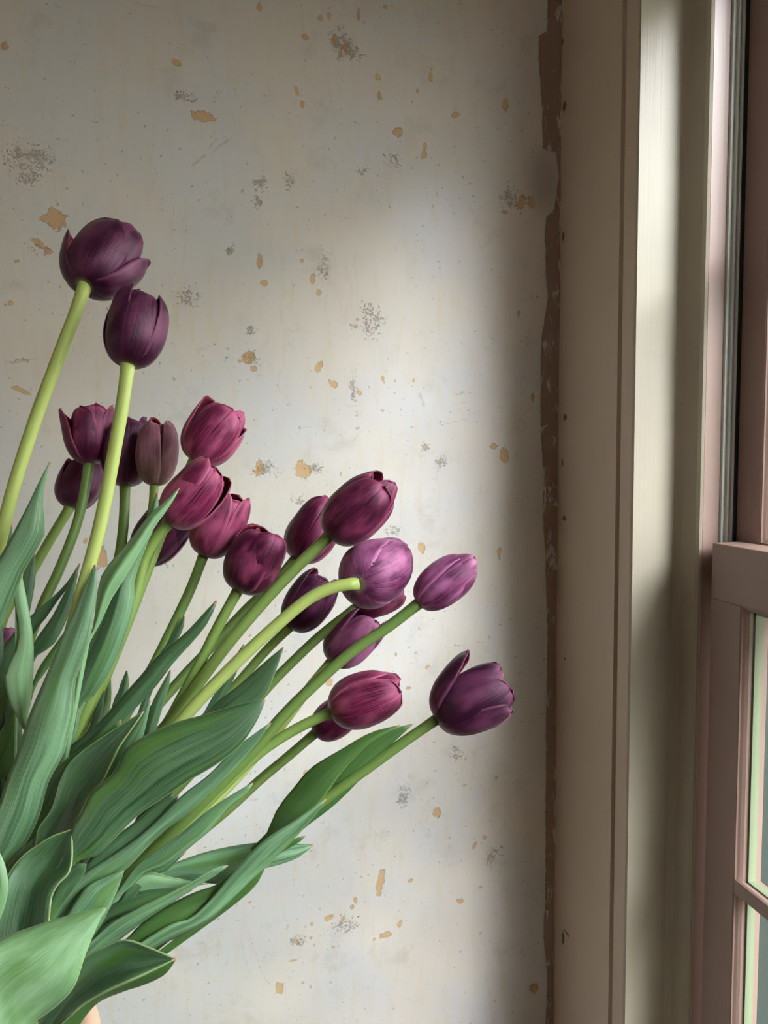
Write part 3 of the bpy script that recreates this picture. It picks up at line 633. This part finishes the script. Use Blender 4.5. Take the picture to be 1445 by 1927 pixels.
leaf('t13', [(270,1338),(216,1372),(162,1408),(130,1437),(112,1473),(97,1523),(72,1559),(67,1588),(40,1680)], [(271,1338),(248,1372),(223,1408),(205,1444),(191,1473),(165,1502),(155,1523),(137,1559),(110,1620),(70,1690)], .43, .41, -0.25, -0.3, 'deep')
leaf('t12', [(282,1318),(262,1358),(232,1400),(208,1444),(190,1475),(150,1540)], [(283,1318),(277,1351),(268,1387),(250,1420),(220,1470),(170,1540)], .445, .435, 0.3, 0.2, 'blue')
leaf('t12', [(320,1261),(304,1290),(288,1320),(276,1360),(262,1400),(200,1480)], [(321,1261),(318,1290),(309,1318),(291,1380),(276,1410),(215,1490)], .47, .455, 0.2, 0.25, 'deep')
leaf('t16', [(498,1317),(450,1326),(378,1347),(324,1362),(270,1387),(234,1412),(223,1441),(202,1466),(169,1495),(155,1527),(137,1555),(128,1595),(70,1690)], [(499,1318),(482,1358),(450,1405),(403,1441),(353,1470),(306,1502),(259,1534),(216,1577),(180,1610),(140,1624),(80,1700)], .425, .39, -0.05, 0.22, 'deep', roll=0.5, wave=0.05)
leaf('t16', [(509,1360),(486,1376),(453,1401),(425,1426),(389,1462),(342,1498),(288,1552),(248,1585),(202,1617),(155,1649),(108,1700),(92,1740),(60,1830)], [(510,1361),(464,1423),(407,1480),(353,1531),(299,1570),(259,1613),(225,1645),(160,1690),(126,1730),(90,1840)], .445, .405, 0.1, 0.25, 'blue')
leaf('t17', [(232,1638),(195,1652),(160,1672),(130,1715),(110,1750),(70,1840)], [(233,1639),(223,1667),(202,1711),(170,1750),(120,1850)], .418, .40, 0.4, 0.25, 'blue')
leaf('t19', [(475,1473),(432,1498),(389,1527),(342,1567),(299,1599),(259,1628),(230,1667),(202,1707),(170,1750),(90,1860)], [(476,1474),(464,1491),(425,1523),(389,1567),(353,1595),(313,1628),(273,1642),(252,1664),(212,1698),(190,1740),(110,1870)], .452, .415, 0.3, 0.25, 'blue')
leaf('t19', [(348,1602),(320,1615),(290,1630),(262,1645),(230,1690)], [(350,1603),(330,1622),(310,1640),(280,1650),(245,1700)], .455, .44, 0.2, 0.2, 'deep')
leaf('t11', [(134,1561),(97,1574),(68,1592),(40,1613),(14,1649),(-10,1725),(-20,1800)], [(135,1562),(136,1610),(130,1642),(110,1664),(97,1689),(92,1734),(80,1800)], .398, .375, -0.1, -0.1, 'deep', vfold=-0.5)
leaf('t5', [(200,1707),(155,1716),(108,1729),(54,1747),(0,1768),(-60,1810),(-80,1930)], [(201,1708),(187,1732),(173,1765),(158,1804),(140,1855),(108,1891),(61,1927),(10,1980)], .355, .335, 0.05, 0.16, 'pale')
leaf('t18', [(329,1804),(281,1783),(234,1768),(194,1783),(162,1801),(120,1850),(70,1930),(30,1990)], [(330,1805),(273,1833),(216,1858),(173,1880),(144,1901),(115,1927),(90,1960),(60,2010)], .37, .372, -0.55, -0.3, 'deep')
leaf('t18', [(329,1805),(273,1834),(216,1859),(173,1881),(144,1902),(115,1928),(90,1962),(70,2000)], [(330,1806),(309,1833),(273,1851),(230,1865),(187,1884),(160,1912),(130,1960),(100,2000)], .37, .372, 0.9, 0.15, 'green')
leaf('t20', [(752,1365),(698,1379),(640,1412),(586,1445),(553,1483),(524,1520),(507,1557),(499,1572),(470,1600),(440,1640)], [(753,1366),(690,1404),(636,1462),(607,1503),(565,1541),(530,1570),(500,1600),(455,1650)], .495, .475, -0.35, 0.2, 'green')
leaf('t20', [(775,1362),(735,1374),(690,1404),(636,1462),(607,1503),(560,1543),(500,1600),(450,1650)], [(776,1363),(740,1397),(705,1432),(665,1480),(620,1522),(570,1560),(520,1610),(470,1650)], .497, .482, 0.3, 0.1, 'green')
leaf('t20', [(613,1503),(553,1545),(507,1574),(470,1607),(433,1649),(395,1694),(358,1728),(316,1742),(230,1800),(150,1880)], [(614,1504),(594,1532),(553,1578),(507,1624),(466,1661),(433,1694),(395,1728),(360,1748),(316,1769),(250,1810),(170,1890)], .468, .42, 0.35, 0.25, 'blue')
leaf('t20', [(492,1615),(470,1612),(440,1640),(408,1665),(366,1680),(316,1705),(265,1740),(237,1768),(190,1800),(130,1880)], [(493,1616),(486,1640),(466,1662),(430,1697),(395,1729),(350,1758),(316,1770),(283,1783),(240,1795),(170,1890)], .462, .425, 0.0, 0.3, 'green')
leaf('t22', [(574,1572),(545,1582),(515,1605),(480,1640),(440,1680)], [(575,1573),(560,1586),(532,1602),(500,1630),(455,1690)], .478, .47, 0.3, 0.2, 'green')
leaf('t22', [(588,1590),(550,1588),(510,1586),(470,1588),(416,1597),(366,1611),(291,1641),(240,1680)], [(589,1591),(561,1613),(524,1627),(487,1637),(449,1660),(400,1662),(341,1656),(300,1668),(250,1700)], .49, .455, -0.2, 0.3, 'blue')
leaf('t21', [(390,1662),(358,1657),(325,1651),(283,1640),(262,1645),(235,1670),(200,1720)], [(391,1663),(358,1667),(312,1673),(270,1677),(237,1683),(210,1720)], .452, .44, 0.3, 0.2, 'pale')
leaf('t21', [(360,1675),(310,1672),(250,1680),(215,1700),(180,1740)], [(362,1676),(325,1692),(280,1708),(225,1722),(190,1745)], .449, .435, -0.3, 0.15, 'deep')
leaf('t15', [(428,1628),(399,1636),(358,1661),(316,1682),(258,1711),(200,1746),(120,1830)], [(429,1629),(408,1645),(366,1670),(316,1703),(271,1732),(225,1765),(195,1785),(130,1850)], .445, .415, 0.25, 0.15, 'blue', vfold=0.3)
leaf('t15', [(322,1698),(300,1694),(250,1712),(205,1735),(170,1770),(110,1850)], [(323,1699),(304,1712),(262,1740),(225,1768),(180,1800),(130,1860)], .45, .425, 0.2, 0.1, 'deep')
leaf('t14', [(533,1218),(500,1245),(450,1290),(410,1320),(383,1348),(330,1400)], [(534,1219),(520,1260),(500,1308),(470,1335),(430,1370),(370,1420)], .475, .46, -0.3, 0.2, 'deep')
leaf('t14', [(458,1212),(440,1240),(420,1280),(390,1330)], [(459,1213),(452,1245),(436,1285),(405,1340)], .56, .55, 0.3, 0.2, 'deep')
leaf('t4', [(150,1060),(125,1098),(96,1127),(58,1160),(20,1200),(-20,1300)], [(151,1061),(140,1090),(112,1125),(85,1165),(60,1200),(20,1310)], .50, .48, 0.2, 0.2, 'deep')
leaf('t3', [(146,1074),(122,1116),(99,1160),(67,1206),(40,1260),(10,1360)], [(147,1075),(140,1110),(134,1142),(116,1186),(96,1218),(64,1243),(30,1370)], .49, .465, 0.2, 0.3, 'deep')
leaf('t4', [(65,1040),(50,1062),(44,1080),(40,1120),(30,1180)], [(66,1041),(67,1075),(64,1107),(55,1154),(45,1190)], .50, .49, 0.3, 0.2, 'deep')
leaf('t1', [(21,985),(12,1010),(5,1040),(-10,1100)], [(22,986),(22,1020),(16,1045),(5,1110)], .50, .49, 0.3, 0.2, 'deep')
leaf('t7', [(121,1190),(98,1222),(75,1255),(62,1285),(40,1330),(10,1430)], [(123,1192),(112,1222),(90,1258),(68,1290),(55,1335),(30,1440)], .485, .46, 0.1, 0.3, 'green')
leaf('t6', [(238,1262),(228,1285),(220,1310),(205,1350)], [(239,1262),(242,1285),(238,1312),(222,1360)], .53, .52, 0.2, 0.2, 'deep')
leaf('t6', [(206,1262),(198,1285),(190,1320),(170,1370)], [(207,1262),(209,1290),(208,1325),(195,1375)], .52, .50, 0.2, 0.2, 'green')
leaf('t9', [(172,1275),(150,1300),(140,1330),(135,1380),(100,1450)], [(174,1276),(165,1310),(150,1350),(140,1390),(110,1460)], .478, .455, 0.2, 0.2, 'blue')
leaf('t9', [(195,1300),(178,1340),(168,1372),(140,1430)], [(197,1300),(192,1345),(178,1385),(150,1450)], .50, .48, 0.2, 0.2, 'deep')
leaf('t7', [(228,1354),(180,1390),(140,1418),(110,1440),(80,1480),(50,1540),(10,1660)], [(229,1355),(225,1375),(200,1420),(150,1480),(110,1560),(60,1670)], .448, .43, 0.2, 0.1, 'deep')
leaf('t5', [(162,1517),(130,1540),(100,1560),(70,1575),(40,1600),(10,1640),(-20,1720)], [(163,1518),(158,1535),(140,1570),(110,1640),(80,1700),(50,1760)], .425, .41, 0.2, 0.1, 'deep')
leaf('t13', [(335,1495),(300,1510),(250,1550),(200,1590),(140,1670)], [(336,1496),(325,1520),(290,1565),(240,1600),(170,1680)], .438, .42, 0.2, 0.2, 'deep')
leaf('t17', [(160,1625),(140,1628),(118,1650),(100,1690),(80,1750)], [(162,1626),(158,1645),(140,1670),(115,1705),(98,1735),(90,1760)], .402, .395, 0.2, 0.2, 'deep')
leaf('t11', [(215,1585),(195,1600),(172,1612),(158,1640),(120,1700)], [(216,1586),(205,1612),(185,1625),(165,1648),(130,1710)], .43, .42, 0.2, 0.2, 'green')
leaf('t2', [(-4,1600),(-20,1640),(-40,1720),(-50,1800)], [(-3,1600),(10,1630),(15,1664),(10,1700),(-2,1732),(-30,1800)], .38, .37, 0.2, 0.2, 'pale')
leaf('t21', [(28,1290),(5,1310),(-20,1360),(-50,1450)], [(32,1292),(30,1330),(10,1390),(-20,1470)], .475, .46, 0.2, 0.2, 'deep')
leaf('t4', [(30,1330),(5,1370),(-20,1420),(-50,1500)], [(40,1345),(40,1400),(20,1450),(-20,1520)], .465, .45, 0.2, 0.2, 'deep')

# ------------------------------------------------------------------ the hand that holds the bunch
k = NT('skin'); co = k.n('ShaderNodeTexCoord').outputs['Object']
sc_ = k.mix(k.noise(co, 60.0, 4), (0.62, 0.36, 0.27), (0.70, 0.44, 0.34))
M['skin'] = k.done(k.bsdf(sc_, 0.5, k.bump(k.noise(co, 700.0, 3), 0.15, 0.0003), Subsurface_Weight=0.15, Subsurface_Radius=(0.01, 0.004, 0.002)))
k = NT('sleeve_knit'); co = k.n('ShaderNodeTexCoord').outputs['Object']
M['sleeve'] = k.done(k.bsdf((0.16, 0.16, 0.17), 0.9, k.bump(k.noise(co, 500.0, 3), 0.4, 0.0006)))
def hand():
    G = P(*GPX, GD); up = (P(70, 1945, GD)-G); up /= np.linalg.norm(up)         # along the stems
    e2 = -cf-up*np.dot(-cf, up); e2 /= np.linalg.norm(e2)                        # towards the viewer
    e1 = np.cross(e2, up)
    if np.dot(e1, cr) < 0: e1 = -e1                                              # to the right of the stems
    G = G-up*0.002-e1*0.004
    def q(a, r, h): return G+e1*r*math.cos(R(a))+e2*r*math.sin(R(a))+up*h
    vs, es, rd = [], [], []
    def add(p, r, prev=None):
        vs.append(tuple(p)); rd.append(r)
        if prev is not None: es.append((prev, len(vs)-1))
        return len(vs)-1
    wrist = add(q(200, 0.085, -0.062), 0.027)
    palm0 = add(q(196, 0.060, -0.034), 0.026, wrist); palm = add(q(190, 0.046, -0.004), 0.022, palm0)
    rb = 0.031
    tips = []
    for h, ra, ln in ((0.030, 0.0088, 0), (0.012, 0.0092, 14), (-0.006, 0.0088, 6), (-0.023, 0.0078, -14)):
        k0 = add(q(205, rb+0.010, h*0.9), ra*1.25, palm)
        k1 = add(q(240, rb+0.006, h), ra*1.1, k0); k2 = add(q(285, rb+0.004, h), ra*1.05, k1)
        k3 = add(q(325, rb+0.002, h-0.001), ra, k2); k4 = add(q(365+ln*0.5, rb, h-0.002), ra*0.95, k3); k5 = add(q(395+ln, rb-0.001, h-0.003), ra*0.8, k4)
        tips.append((q(390+ln, rb+0.006, h-0.003), q(400+ln, rb+0.006, h-0.003)))
    t0 = add(q(165, 0.044, -0.020), 0.0150, palm0); t1 = add(q(135, 0.040, 0.004), 0.0125, t0)
    t2 = add(q(105, 0.038, 0.022), 0.0108, t1); t3 = add(q(80, 0.037, 0.034), 0.0085, t2)
    elbow = add(q(200, 0.16, -0.20), 0.034, wrist); add(q(202, 0.22, -0.34), 0.042, elbow)
    root = empty('person', G); tag(root, "person's bare hand gripping the bunch of tulip stems", 'person')
    off = np.array(G)
    me = bpy.data.meshes.new('hand'); me.from_pydata([tuple(np.array(v)-off) for v in vs], es, []); me.materials.append(M['skin'])
    o = bpy.data.objects.new('hand', me); COL.objects.link(o); o.parent = root
    sk = o.modifiers.new('skin', 'SKIN'); sk.use_smooth_shade = True
    if not me.skin_vertices: me.attributes.new('skin_vertices', 'FLOAT', 'POINT')
    for i, sv in enumerate(me.skin_vertices[0].data if me.skin_vertices else []):
        sv.radius = (rd[i], rd[i]); sv.use_root = (i == 0)
    ss = o.modifiers.new('smooth', 'SUBSURF'); ss.levels = 2; ss.render_levels = 2
    v, f, uv = tube(resample(catmull([q(200, 0.125, -0.135), q(200, 0.16, -0.20), q(202, 0.23, -0.36), q(204, 0.34, -0.52)], 8), 20), np.linspace(0.040, 0.055, 20), 20)
    link_mesh('sleeve', v, f, M['sleeve'], root, True, uv)
hand()
